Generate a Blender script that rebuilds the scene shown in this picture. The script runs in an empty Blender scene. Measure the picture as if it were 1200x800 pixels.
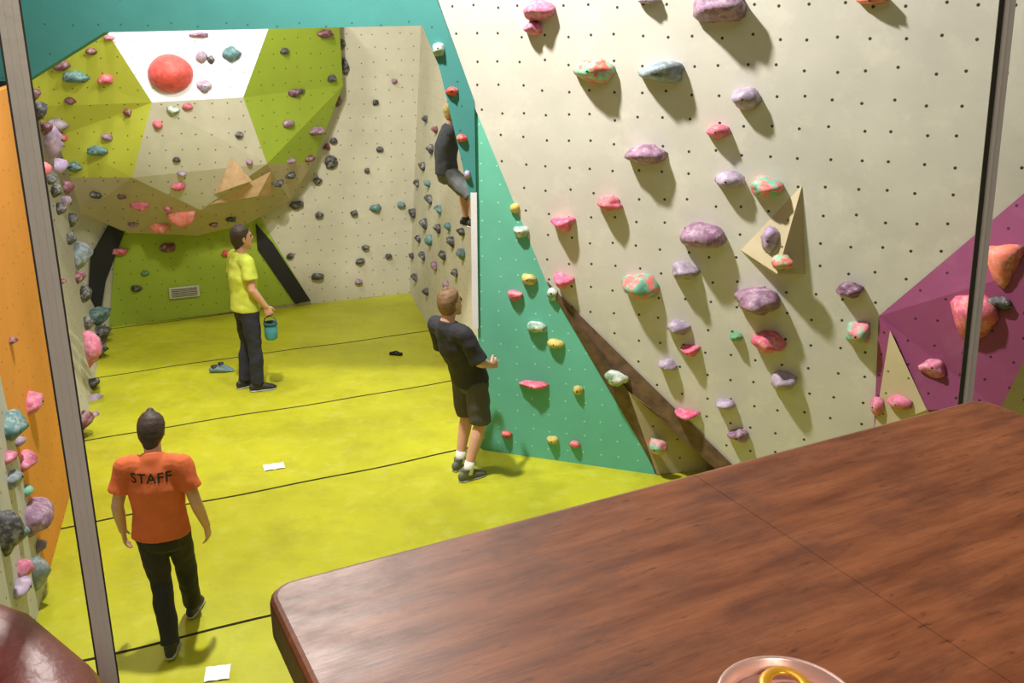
import bpy, bmesh, math, random
from mathutils import Vector, Matrix, noise
from mathutils.bvhtree import BVHTree
random.seed(4)
sc = bpy.context.scene
sc.view_settings.view_transform = 'Standard'

# ------------------------------------------------------------------ camera
FPX = 1100.0
TH = math.radians(19.0)
CAM = Vector((0, 0, 3.6))
cam = bpy.data.cameras.new('camera')
cam.lens = FPX / 1200 * 36
cam.sensor_width = 36
cam.clip_start = 0.02
camo = bpy.data.objects.new('camera', cam)
camo.location = CAM
camo.rotation_euler = (math.pi / 2 - TH, 0, 0)
sc.collection.objects.link(camo)
sc.camera = camo

def V(*a): return Vector(a)
Z = V(0, 0, 1)
# surveying helper: where does a sight line meet a real wall / floor plane
def sight(px, py):
    u = (px - 600) / FPX; v = (400 - py) / FPX
    return V(u, math.cos(TH) + v * math.sin(TH), -math.sin(TH) + v * math.cos(TH))
def on(pl, px, py, k=0.0):
    o, n = pl
    d = sight(px, py)
    return CAM + d * (((o + n * k) - CAM).dot(n) / d.dot(n))
FLOOR = (V(0, 0, 0), V(0, 0, 1))
def G(px, py, z=0): return on(FLOOR, px, py, z)
def frame(n):
    ax = Z.cross(n).normalized()
    return ax, n.cross(ax).normalized()

# ------------------------------------------------------------------ materials
def s2l(c):
    return tuple((x / 255 / 12.92) if x / 255 <= .04045 else ((x / 255 + .055) / 1.055) ** 2.4 for x in c)
def newmat(name):
    m = bpy.data.materials.new(name); m.use_nodes = True
    nt = m.node_tree
    return m, nt, nt.nodes['Principled BSDF']
def mixc(nt, fac, a, b, blend='MIX'):
    n = nt.nodes.new('ShaderNodeMix'); n.data_type = 'RGBA'; n.blend_type = blend
    for i, x in ((0, fac), (6, a), (7, b)):
        if hasattr(x, 'is_output'): nt.links.new(x, n.inputs[i])
        elif i == 0: n.inputs[0].default_value = x
        else: n.inputs[i].default_value = (*x, 1)
    return n.outputs[2]
def noi(nt, vec, scale, detail=3, rough=.5):
    n = nt.nodes.new('ShaderNodeTexNoise')
    n.inputs['Scale'].default_value = scale; n.inputs['Detail'].default_value = detail
    n.inputs['Roughness'].default_value = rough
    if vec: nt.links.new(vec, n.inputs['Vector'])
    return n.outputs['Fac']
def ramp(nt, fac, lo, hi, a=0., b=1.):
    n = nt.nodes.new('ShaderNodeMapRange')
    nt.links.new(fac, n.inputs[0])
    n.inputs[1].default_value = lo; n.inputs[2].default_value = hi
    n.inputs[3].default_value = a; n.inputs[4].default_value = b
    return n.outputs[0]
def bump(nt, bs, h, strength=.2, dist=.01):
    n = nt.nodes.new('ShaderNodeBump'); n.inputs['Strength'].default_value = strength
    n.inputs['Distance'].default_value = dist
    nt.links.new(h, n.inputs['Height']); nt.links.new(n.outputs[0], bs.inputs['Normal'])
def plain(name, rgb, rough=.6, metal=0., var=.12, scale=8, bmp=.1, bscale=60):
    m, nt, bs = newmat(name)
    tc = nt.nodes.new('ShaderNodeTexCoord').outputs['Object']
    c = s2l(rgb)
    f = noi(nt, tc, scale, 4)
    col = mixc(nt, ramp(nt, f, .3, .7), tuple(x * (1 - var) for x in c), tuple(min(1, x * (1 + var)) for x in c))
    nt.links.new(col, bs.inputs['Base Color'])
    bs.inputs['Roughness'].default_value = rough; bs.inputs['Metallic'].default_value = metal
    if bmp: bump(nt, bs, noi(nt, tc, bscale, 3), bmp, .005)
    return m
def wallmat(name, rgb, dot, spacing=.2, rad=.011, smudge=.25, smud_rgb=(235, 230, 215), rough=.75, rnd=.22):
    m, nt, bs = newmat(name)
    uv = nt.nodes.new('ShaderNodeUVMap').outputs[0]
    c = s2l(rgb)
    big = noi(nt, uv, 1.3, 5, .6)
    col = mixc(nt, ramp(nt, big, .3, .7), tuple(x * .88 for x in c), tuple(min(1, x * 1.07) for x in c))
    sm = noi(nt, uv, 3.2, 7, .7)
    col = mixc(nt, ramp(nt, sm, .52, .78, 0, smudge), col, s2l(smud_rgb))
    dk = noi(nt, uv, 26, 5, .7)
    col = mixc(nt, ramp(nt, dk, .6, .75, 0, .25), col, tuple(x * .55 for x in c))
    if dot:
        vo = nt.nodes.new('ShaderNodeTexVoronoi'); vo.voronoi_dimensions = '2D'
        vo.inputs['Scale'].default_value = 1 / spacing; vo.inputs['Randomness'].default_value = rnd
        nt.links.new(uv, vo.inputs['Vector'])
        r = rad / spacing
        d = ramp(nt, vo.outputs['Distance'], r * .8, r * 1.15, 1, 0)
        col = mixc(nt, d, col, s2l(dot))
    nt.links.new(col, bs.inputs['Base Color'])
    bs.inputs['Roughness'].default_value = rough
    bump(nt, bs, noi(nt, uv, 90, 4), .12, .004)
    return m

M = {}
M['cream'] = wallmat('cream_panel_paint', (201, 198, 188), (52, 47, 40), .19, .0105, .45)
M['cave'] = wallmat('cave_panel_paint', (192, 187, 166), (90, 80, 62), .17, .0085, .2)
M['green'] = wallmat('green_panel_paint', (100, 184, 160), (170, 222, 190), .15, .007, .1, (130, 204, 170))
M['teal'] = wallmat('teal_panel_paint', (62, 136, 132), (40, 90, 86), .2, .008, .12, (90, 170, 150))
M['orange'] = wallmat('orange_panel_paint', (222, 146, 54), (120, 70, 20), .2, .008, .15, (235, 170, 80))
M['grey'] = wallmat('grey_panel_paint', (190, 188, 180), (80, 76, 70), .17, .009, .3)
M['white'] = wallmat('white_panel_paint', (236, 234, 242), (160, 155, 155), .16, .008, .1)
M['lime'] = wallmat('lime_panel_paint', (186, 190, 62), (90, 92, 20), .16, .008, .2, (200, 196, 90))
M['limed'] = wallmat('olive_panel_paint', (150, 170, 48), (80, 92, 14), .16, .008, .15, (180, 180, 90))
M['magenta'] = wallmat('magenta_panel_paint', (134, 60, 100), (50, 12, 34), .16, .009, .3, (165, 110, 130))
M['tan'] = wallmat('tan_panel_paint', (188, 174, 142), (80, 66, 44), .17, .008, .2)
M['brownedge'] = plain('brown_plywood', (104, 80, 60), .8, var=.35, scale=14)
M['wood'] = plain('volume_plywood', (200, 166, 130), .7, var=.15, scale=12)
M['black'] = plain('black_board', (24, 24, 24), .7)
M['hall'] = plain('hall_plaster', (112, 112, 112), .9)
M['ceil'] = plain('ceiling_paint', (84, 84, 84), .9)
M['steel'] = plain('brushed_steel', (196, 194, 186), .45, .1, var=.05)
M['rubber'] = plain('dark_gasket', (48, 46, 42), .6)
M['seam'] = plain('seam_shadow_vinyl', (60, 58, 14), .8)
M['paper'] = plain('white_paper', (240, 240, 238), .8, var=.02)

def matmat():
    m, nt, bs = newmat('yellow_mat_vinyl')
    tc = nt.nodes.new('ShaderNodeTexCoord').outputs['Object']
    c = s2l((180, 181, 34))
    a = noi(nt, tc, .9, 6, .6)
    col = mixc(nt, ramp(nt, a, .3, .7), tuple(x * .80 for x in c), tuple(x * 1.08 for x in c))
    b = noi(nt, tc, 5, 8, .75)
    col = mixc(nt, ramp(nt, b, .52, .8, 0, .4), col, s2l((200, 202, 112)))
    d = noi(nt, tc, 2.2, 7, .75)
    col = mixc(nt, ramp(nt, d, .48, .75, 0, .5), col, s2l((132, 130, 30)))
    nt.links.new(col, bs.inputs['Base Color'])
    nt.links.new(ramp(nt, b, .3, .7, .38, .6), bs.inputs['Roughness'])
    bump(nt, bs, noi(nt, tc, 3, 6), .25, .03)
    return m
M['mat'] = matmat()

def holdmat(name, a, b=None, lo=.45, hi=.55, chalk=.5, rough=.6):
    m, nt, bs = newmat('hold_' + name)
    tc = nt.nodes.new('ShaderNodeTexCoord').outputs['Object']
    ca = s2l(a); cb = s2l(b) if b else tuple(x * .75 for x in ca)
    col = mixc(nt, ramp(nt, noi(nt, tc, 14 if b else 9, 3), lo, hi), ca, cb)
    col = mixc(nt, ramp(nt, noi(nt, tc, 22, 5, .7), .48, .75, 0, chalk), col, s2l((232, 226, 222)))
    nt.links.new(col, bs.inputs['Base Color']); bs.inputs['Roughness'].default_value = rough
    bump(nt, bs, noi(nt, tc, 120, 3), .25, .004)
    return m
for k, a, b in [('pink', (210, 112, 144), None), ('hotpink', (236, 98, 138), None), ('mauve', (156, 120, 144), (130, 94, 122)),
                ('lav', (168, 150, 174), None), ('purple', (110, 66, 98), None), ('red', (222, 78, 70), None),
                ('coral', (234, 128, 106), None), ('redgreen', (220, 106, 92), (128, 188, 152)), ('greenred', (110, 174, 148), (222, 118, 110)),
                ('bluegrey', (128, 144, 152), None), ('teal', (82, 124, 126), None), ('yellow', (204, 184, 84), None),
                ('whitegreen', (206, 214, 204), (124, 160, 136)), ('dark', (66, 66, 68), None), ('maroon', (118, 62, 74), None),
                ('green', (88, 150, 104), None), ('pinkred', (216, 106, 114), (200, 88, 118)), ('pinkgreen', (222, 132, 142), (118, 178, 148)),
                ('lilac', (176, 150, 188), None)]:
    M['h_' + k] = holdmat(k, a, b)
M['h_bigred'] = holdmat('bigred', (238, 92, 84), None, chalk=.12)
M['bolt'] = plain('bolt_steel', (50, 46, 44), .5, .6)

# ------------------------------------------------------------------ mesh helpers
def link(o, parent=None):
    sc.collection.objects.link(o)
    if parent: o.parent = parent
    return o
def mk(name, bm, mats, parent=None, smooth=False, recalc=True):
    if recalc: bmesh.ops.recalc_face_normals(bm, faces=bm.faces)
    me = bpy.data.meshes.new(name)
    bm.to_mesh(me); bm.free()
    for m in mats: me.materials.append(m)
    if smooth:
        for p in me.polygons: p.use_smooth = True
    return link(bpy.data.objects.new(name, me), parent)
def empty(name, loc=(0, 0, 0), rz=0., s=1.):
    e = bpy.data.objects.new(name, None); e.location = loc; e.rotation_euler = (0, 0, rz); e.scale = (s, s, s)
    e.empty_display_size = .2
    return link(e)
def add_uv(bm, o, n):
    ax, up = frame(n)
    lay = bm.loops.layers.uv.verify()
    for f in bm.faces:
        for l in f.loops:
            p = l.vert.co - o
            l[lay].uv = (p.dot(ax), p.dot(up))
def panel(name, pts, n, mats, th=.04, edge=None, parent=None):
    """flat or nearly flat climbing panel with real thickness behind its face"""
    bm = bmesh.new()
    n = n.normalized()
    a = [bm.verts.new(p) for p in pts]; b = [bm.verts.new(p - n * th) for p in pts]
    f = bm.faces.new(a); bk = bm.faces.new(b[::-1])
    for i in range(len(a)):
        j = (i + 1) % len(a)
        q = bm.faces.new([a[i], b[i], b[j], a[j]]); q.material_index = 1 if edge else 0
    bm.normal_update()
    bmesh.ops.triangulate(bm, faces=[f, bk], ngon_method='EAR_CLIP')
    add_uv(bm, pts[0], n)
    return mk(name, bm, [mats] + ([edge] if edge else []), parent)
def box(bm, c, sx, sy, sz, rot=None, mi=0, bev=0., seg=2):
    r = bmesh.ops.create_cube(bm, size=1)
    vs = r['verts']
    for v in vs: v.co = V(v.co.x * sx, v.co.y * sy, v.co.z * sz)
    if bev:
        es = list({e for v in vs for e in v.link_edges})
        rr = bmesh.ops.bevel(bm, geom=es, offset=bev, segments=seg, affect='EDGES', profile=.5)
        vs = list({v for f in rr['faces'] for v in f.verts} | {v for v in vs if v.is_valid})
    for v in vs:
        if rot: v.co = rot @ v.co
        v.co += V(*c)
    for f in {f for v in vs for f in v.link_faces}: f.material_index = mi
def loft(bm, pts, rad, lat=None, oth=None, n=14, caps=(1, 1), mi=0):
    pts = [V(*p) for p in pts]
    R = [(r, r) if not isinstance(r, tuple) else r for r in rad]
    S = []
    for i, p in enumerate(pts):
        t = (pts[min(i + 1, len(pts) - 1)] - pts[max(i - 1, 0)]).normalized()
        if oth is not None: sd, ot = V(*lat), V(*oth)
        else:
            l = V(*lat) if lat is not None else (V(1, 0, 0) if abs(t.x) < .8 else V(0, 1, 0))
            sd = (l - t * l.dot(t)).normalized(); ot = t.cross(sd)
        S.append((p, t, sd, ot, R[i][0], R[i][1]))
    rows = []
    p, t, sd, ot, a, b = S[0]; m = min(a, b)
    pre = [(p - t * m, sd, ot, 0, 0), (p - t * m * .87, sd, ot, a * .5, b * .5), (p - t * m * .5, sd, ot, a * .87, b * .87)] if caps[0] else [(p, sd, ot, 0, 0)]
    mid = [(q[0], q[2], q[3], q[4], q[5]) for q in S]
    p, t, sd, ot, a, b = S[-1]; m = min(a, b)
    post = [(p + t * m * .5, sd, ot, a * .87, b * .87), (p + t * m * .87, sd, ot, a * .5, b * .5), (p + t * m, sd, ot, 0, 0)] if caps[1] else [(p, sd, ot, 0, 0)]
    for (p, sd, ot, a, b) in pre + mid + post:
        if a == 0: rows.append([bm.verts.new(p)])
        else: rows.append([bm.verts.new(p + sd * a * math.cos(2 * math.pi * k / n) + ot * b * math.sin(2 * math.pi * k / n)) for k in range(n)])
    for A, B in zip(rows, rows[1:]):
        for k in range(n):
            k2 = (k + 1) % n
            if len(A) == 1: f = bm.faces.new([A[0], B[k], B[k2]])
            elif len(B) == 1: f = bm.faces.new([A[k], B[0], A[k2]])
            else: f = bm.faces.new([A[k], B[k], B[k2], A[k2]])
            f.material_index = mi
def lathe(bm, prof, c, n=40, mi=0):
    c = V(*c); rows = []
    for r, z in prof:
        if r < 1e-6: rows.append([bm.verts.new(c + V(0, 0, z))])
        else: rows.append([bm.verts.new(c + V(r * math.cos(2 * math.pi * k / n), r * math.sin(2 * math.pi * k / n), z)) for k in range(n)])
    for A, B in zip(rows, rows[1:]):
        for k in range(n):
            k2 = (k + 1) % n
            if len(A) == 1 and len(B) == 1: continue
            if len(A) == 1: f = bm.faces.new([A[0], B[k], B[k2]])
            elif len(B) == 1: f = bm.faces.new([A[k], B[0], A[k2]])
            else: f = bm.faces.new([A[k], B[k], B[k2], A[k2]])
            f.material_index = mi

# ------------------------------------------------------------------ room shell
def roombox(name, x0, x1, y0, y1, z0, z1, mat):
    bm = bmesh.new(); box(bm, ((x0 + x1) / 2, (y0 + y1) / 2, (z0 + z1) / 2), x1 - x0, y1 - y0, z1 - z0)
    return mk(name, bm, [mat])
roombox('floor', -7.5, 7.5, -4.7, 15, -.5, -.3, M['rubber'])
roombox('ceiling', -7.5, 7.5, -4.7, 15, 7, 7.2, M['ceil'])
roombox('wall_left', -7.7, -7.5, -4.7, 15, -.5, 7.2, M['hall'])
roombox('wall_right', 7.5, 7.7, -4.7, 15, -.5, 7.2, M['hall'])
roombox('wall_back', -7.7, 7.7, 15, 15.2, -.5, 7.2, M['hall'])
roombox('wall_front', -7.7, 7.7, -4.9, -4.7, -.5, 7.2, M['hall'])

# crash mats: long slabs laid at 25 degrees
ang = math.radians(25); e1 = V(math.cos(ang), math.sin(ang), 0); en = V(-math.sin(ang), math.cos(ang), 0)
seams = [-1.4, .27, 1.94, 3.61, 5.28, 7.0, 8.6, 10.28, 12.0, 13.7]
for a, b in zip(seams, seams[1:]):
    lo, hi = -9, 9
    for c in (a, b):
        lo = max(lo, (-7.4 + c * math.sin(ang)) / math.cos(ang), (-4.6 - c * math.cos(ang)) / math.sin(ang))
        hi = min(hi, (7.4 + c * math.sin(ang)) / math.cos(ang), (14.9 - c * math.cos(ang)) / math.sin(ang))
    bm = bmesh.new()
    nx = 60; g = .004
    rows = []
    for i in range(nx + 1):
        x = lo + (hi - lo) * i / nx
        wob = lambda k: .018 * math.sin(x * 1.7 + k * 3) + .009 * math.sin(x * 5 + k)
        y0 = a + g + wob(a); y1 = b - g + wob(b)
        rows.append([bm.verts.new(e1 * x + en * yy + V(0, 0, zz)) for yy, zz in
                     ((y0, -.3), (y0, -.02), (y0 + .009, 0), (y1 - .009, 0), (y1, -.02), (y1, -.3))])
    for A, B in zip(rows, rows[1:]):
        for k in range(5):
            f = bm.faces.new([A[k], B[k], B[k + 1], A[k + 1]]); f.material_index = 0 if k == 2 else 1
        bm.faces.new([A[5], B[5], B[0], A[0]])
    bm.faces.new(rows[0]); bm.faces.new(rows[-1][::-1])
    mk('crash_mat', bm, [M['mat'], M['seam']])

# ------------------------------------------------------------------ climbing walls
gA = G(565, 527); gB = G(768, 556)
gd = (gB - gA).normalized(); nG = V(gd.y, -gd.x, 0)
if nG.y > 0: nG = -nG
PG = (gA, nG)
pA = on(PG, 553, 118); pB = on(PG, 640, 330); pC = CAM + sight(855, 545) * 7.397
nC = (pB - pA).cross(pC - pA).normalized()
if nC.y > 0: nC = -nC
PC = (pA, nC)
panel('climbing_wall_cream', [on(PC, 440, -178), pA, on(PC, 597, 224), pB, on(PC, 660, 353), pC, on(PC, 1500, 700), on(PC, 1560, -178)],
      nC, M['cream'], .05, M['brownedge'])
gl = V(gA.x, gA.y, 0)
gpts = [V(gl.x, gl.y, pA.z + .1), gl, V(gB.x, gB.y, 0), on(PG, 742, 480), pB, on(PG, 597, 224)]
panel('climbing_wall_green', gpts, nG, M['green'], .05)
# boards closing the gap under the cream wall
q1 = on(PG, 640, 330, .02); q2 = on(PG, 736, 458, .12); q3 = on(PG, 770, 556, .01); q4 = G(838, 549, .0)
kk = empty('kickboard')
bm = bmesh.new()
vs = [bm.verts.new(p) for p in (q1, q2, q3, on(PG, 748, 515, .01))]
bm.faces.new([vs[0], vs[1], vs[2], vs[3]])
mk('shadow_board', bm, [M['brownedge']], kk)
bm = bmesh.new()
vs = [bm.verts.new(p) for p in (q2, q3, q4, on(PC, 845, 540, -.02))]
bm.faces.new(vs); add_uv(bm, q2, nC)
mk('base_board', bm, [M['tan']], kk)
bm = bmesh.new()
strip = [(640, 328), (662, 352), (760, 448), (858, 544), (840, 551), (742, 463), (668, 372)]
a = [bm.verts.new(on(PC, x, y, .015)) for x, y in strip]
b = [bm.verts.new(on(PC, x, y, -.08)) for x, y in strip]
bm.faces.new(a); bm.faces.new(b[::-1])
for i in range(len(a)): bm.faces.new([a[i], b[i], b[(i + 1) % len(a)], a[(i + 1) % len(a)]])
mk('edge_batten', bm, [M['brownedge']], kk)

# arch
oF = G(98, 520); oN = G(60, 662)
od = (oF - oN).normalized(); nO = V(od.y, -od.x, 0)
if nO.x < 0: nO = -nO
PO = (oF, nO)
ad = (gl - oF).normalized(); nAr = V(ad.y, -ad.x, 0)
if nAr.y > 0: nAr = -nAr
PAr = (oF + nAr * 0, nAr)
inner = [(30, 95), (122, 38), (495, 30), (515, 80), (540, 185), (551, 237)]
outer = [(558, 237), (556, 118), (512, 0), (455, -170), (-300, -170), (-300, 95)]
panel('climbing_arch_teal', [on(PAr, x, y) for x, y in inner + outer], nAr, M['teal'], .10)
# orange wall and grey wall (same line, colour change along a diagonal)
def OW(a, z): return V(oF.x, oF.y, 0) - od * a + Z * z
cut0 = on(PO, 52, 668); cut1 = on(PO, 0, 440); cut2 = on(PO, -60, 210)
def az(p): return ((V(oF.x, oF.y, 0) - p).dot(od), p.z)
c0, c1_, c2_ = az(cut0), az(cut1), az(cut2)
topz = on(PO, 30, 95).z
panel('climbing_wall_orange', [OW(0, 0), OW(0, .4), OW(-.1, 1.1), OW(-.05, 1.9), OW(0, topz), OW(c2_[0] + 1, topz), OW(c2_[0], c2_[1]), OW(*c1_), OW(c0[0], 0)],
      nO, M['orange'], .06)
panel('climbing_wall_grey', [OW(c0[0], 0), OW(*c1_), OW(*c2_), OW(c2_[0] + 1, topz), OW(5, topz), OW(5, 0)], nO, M['grey'], .06)

# cave
b0 = G(125, 383); b1 = G(480, 343)
bd = (b1 - b0).normalized(); nB = V(bd.y, -bd.x, 0)
if nB.y > 0: nB = -nB
PB = (b0, nB)
ctop = on(PB, 497, -60)
panel('climbing_wall_cave', [b0 - bd * .9, b1, ctop, on(PB, 0, -60)], nB, M['cave'], .06)
panel('climbing_panel_olive', [on(PB, 128, 384, .02), on(PB, 364, 353, .02), on(PB, 305, 255, .02), on(PB, 300, 225, .02), on(PB, 120, 225, .02), on(PB, 135, 290, .02)], nB, M['limed'], .02)
bs_ = empty('black_brace')
panel('brace_1', [on(PB, x, y, .05) for x, y in ((300, 262), (320, 285), (364, 352), (346, 356), (302, 292))], nB, M['black'], .03, parent=bs_)
panel('brace_2', [on(PB, x, y, .05) for x, y in ((128, 262), (148, 266), (124, 330), (113, 398), (100, 390), (106, 300))], nB, M['black'], .03, parent=bs_)
bm = bmesh.new()
axb, upb = frame(nB)
rotB = Matrix((axb, upb, nB)).transposed()
pv = on(PB, 216, 342, .04)
box(bm, pv, .36, .14, .03, rotB, 0, .004)
for i in range(5): box(bm, pv + upb * (-.045 + .0225 * i) + nB * .018, .31, .006, .01, rotB, 1)
mk('wall_vent', bm, [M['steel'], M['rubber']])
# cave left wall
bm = bmesh.new()
L = [V(oF.x - .03, oF.y + .05, 0), b0 - bd * .02, V(b0.x - 1.3, b0.y - .2, 4.6), V(oF.x - .7, oF.y + .05, 4.6)]
L = [V(p.x, p.y, p.z if i > 1 else 0) for i, p in enumerate(L)]
vs = [bm.verts.new(p) for p in L]; bm.faces.new(vs[:3]); bm.faces.new([vs[0], vs[2], vs[3]])
nL = (L[1] - L[0]).cross(L[2] - L[0]).normalized()
if nL.x < 0: nL = -nL
add_uv(bm, L[0], nL)
mk('climbing_wall_side', bm, [M['cave']])
PL = (L[0], nL)
# cave right wall
nb_ = V(gl.x + .1, gl.y + .12, 0)
rt = ctop - b1
R4 = [b1, nb_, nb_ + rt, b1 + rt]
nR = (R4[1] - R4[0]).cross(rt).normalized()
if nR.x > 0: nR = -nR
PR = (b1, nR)
panel('climbing_wall_right', R4, nR, M['cave'], .06)
# white-coloured strip standing in for the light along the prow edge
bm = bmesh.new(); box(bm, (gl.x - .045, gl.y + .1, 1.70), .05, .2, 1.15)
add_uv(bm, gl, nG); mk('prow_lit_strip', bm, [M['white']])
bm = bmesh.new(); box(bm, (gl.x - .01, gl.y + .1, 1.45), .03, .14, 2.9)
add_uv(bm, gl, nG); mk('prow_side_panel', bm, [M['green']])

# faceted boulder
bv = {'w1': (108, 10, 1.3), 'w2': (324, 8, 1.2), 'w3': (285, 114, 1.2), 'w4': (178, 120, 1.25),
      'l1': (10, 70, .6), 'l0': (30, 125, .5), 'l2': (66, 160, .45), 'l3': (82, 208, .45),
      'c1': (313, 192, 1.0), 'c2': (235, 246, .72), 'c3': (155, 208, 1.0),
      'r1': (396, 5, .5), 'r2': (402, 100, .3), 'r3': (367, 190, .3),
      'b1': (95, 250, .25), 'b2': (150, 273, .2), 'b3': (232, 276, .2), 'b4': (290, 262, .2), 'b5': (340, 235, .2)}
bm = bmesh.new()
BV = {k: on(PB, x, y, o) for k, (x, y, o) in bv.items()}
bvv = {k: bm.verts.new(p) for k, p in BV.items()}
bfaces = [('w1 w2 w3 w4', 0), ('l1 w1 w4 c3 l3 l2 l0', 1), ('w2 r1 r2 r3 c1 w3', 2), ('w4 w3 c1 c2 c3', 3), ('l3 c3 c2 b3 b2 b1', 4), ('c2 c1 r3 b5 b4 b3', 4)]
newf = []
for names, mi in bfaces:
    f = bm.faces.new([bvv[k] for k in names.split()]); f.material_index = mi
    newf.append(f)
rim = ['l1', 'l0', 'l2', 'l3', 'b1', 'b2', 'b3', 'b4', 'b5', 'r3', 'r2', 'r1', 'w2', 'w1']
bk = {k: bm.verts.new(BV[k] - nB * (bv[k][2] + .0)) for k in rim}
for i in range(len(rim)):
    a, b = rim[i], rim[(i + 1) % len(rim)]
    f = bm.faces.new([bvv[a], bvv[b], bk[b], bk[a]]); f.material_index = 3
bm.normal_update()
bmesh.ops.triangulate(bm, faces=newf)
add_uv(bm, b0, nB)
bm.normal_update()
bouldertree = BVHTree.FromBMesh(bm)
mk('faceted_climbing_boulder', bm, [M['white'], M['lime'], M['limed'], M['cave'], M['tan']])
# local facet plane under a surveyed hold on the boulder
def facet(px, py):
    d = sight(px, py).normalized()
    loc, n, i, dist = bouldertree.ray_cast(CAM, d)
    if loc is None: return PB
    if n.dot(d) > 0: n = -n
    return (loc, n)

# tetra volumes
def tetra(name, pl, base, apex, h, mat):
    bm = bmesh.new()
    b = [bm.verts.new(on(pl, x, y, .001)) for x, y in base]
    ap = bm.verts.new(on(pl, apex[0], apex[1], 0) + pl[1] * h)
    bm.faces.new(b)
    for i in range(len(b)): bm.faces.new([b[i], b[(i + 1) % len(b)], ap])
    add_uv(bm, on(pl, *apex), pl[1])
    return mk(name, bm, [mat])
tetra('triangular_climbing_volume', PC, [(868, 293), (940, 217), (944, 321), (905, 321)], (918, 312), .17, M['tan'])
tetra('triangular_climbing_volume', facet(272, 205), [(250, 228), (272, 184), (296, 212)], (277, 208), .14, M['wood'])
tetra('triangular_climbing_volume', facet(298, 222), [(245, 240), (318, 200), (318, 228)], (298, 222), .10, M['wood'])

# magenta faceted volume on the right
mv = {'a': (1030, 370, .01), 'b': (1260, 176, .01), 'c': (1043, 387, .08), 'd': (1086, 480, .2), 'e': (1024, 505, .01),
      'g': (1260, 300, .22), 'h': (1172, 480, .22), 'i': (1260, 520, .02), 'j': (1130, 520, .02)}
bm = bmesh.new()
mvv = {k: bm.verts.new(on(PC, *p)) for k, p in mv.items()}
for s_, mi in (('a b g', 0), ('a g h', 0), ('a h d', 0), ('a d c', 0), ('c d e', 1), ('a c e', 0), ('g i h', 1), ('d h j', 0), ('h i j', 1), ('d j e', 1)):
    f = bm.faces.new([mvv[k] for k in s_.split()]); f.material_index = mi
add_uv(bm, pA, nC)
bm.normal_update()
magtree = BVHTree.FromBMesh(bm)
mk('faceted_magenta_volume', bm, [M['magenta'], M['tan']])

# ------------------------------------------------------------------ climbing holds
class HS:
    def __init__(s): s.bm = bmesh.new(); s.mats = []
    def mi(s, m):
        if m not in s.mats: s.mats.append(m)
        return s.mats.index(m)
    def add(s, pl, px, py, w, h, col, dep=.55, k=0., tri=False, amp=1.):
        o, n = pl; c = on(pl, px, py, k); dist = sight(px, py)
        t = (c - CAM).length / dist.length
        W = w * t / FPX / 2; H = h * t / FPX / 2
        ax, up = frame(n)
        cr = abs(dist.normalized().dot(ax))
        W = min(W / max(.45, math.sqrt(max(.01, 1 - cr * cr))), W * 2)
        D = dep * (W + H) * .8 + .015
        r = bmesh.ops.create_icosphere(s.bm, subdivisions=3 if w > 14 else 2, radius=1)
        sd = Vector((random.uniform(-50, 50), random.uniform(-50, 50), random.uniform(-50, 50)))
        lob = random.choice([2, 3, 3, 4]); ph = random.uniform(0, 6.28); la = random.uniform(.04, .12) * amp
        tilt = random.uniform(-.3, .3); lip = random.uniform(.1, .5)
        i0 = s.mi(M['h_' + col])
        for v in r['verts']:
            p = v.co.copy(); phi = math.atan2(p.y, p.x)
            rr = 1 + (0 if tri else la * math.cos(lob * phi + ph)) + amp * (.22 * noise.noise(p * 1.6 + sd) + .10 * noise.noise(p * 4 + sd))
            if tri:
                q = ((phi + math.pi / 2) % (2 * math.pi / 3)) - math.pi / 3
                rr *= 1.12 * min(1, .60 / math.cos(q))
            x, y, z = p.x * rr, p.y * rr, p.z * (rr if not tri else 1)
            if z > 0: y += lip * z * .5; z *= (1 - .35 * max(0, -y))
            z = max(z, -.06)
            x, y = x * math.cos(tilt) - y * math.sin(tilt), x * math.sin(tilt) + y * math.cos(tilt)
            v.co = c + ax * x * W + up * y * H + n * z * D
        for f in {f for v in r['verts'] for f in v.link_faces}: f.material_index = i0; f.smooth = True
        if w > 13:
            rot = Matrix((ax, up, n)).transposed().to_4x4()
            rc = bmesh.ops.create_cone(s.bm, cap_ends=True, segments=10, radius1=.0065, radius2=.0065, depth=.012,
                                       matrix=Matrix.Translation(c + n * (D * .93) + up * H * lip * .5) @ rot)
            ib = s.mi(M['bolt'])
            for f in {f for v in rc['verts'] for f in v.link_faces}: f.material_index = ib
    def done(s, name): return mk(name, s.bm, s.mats, None)

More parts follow.
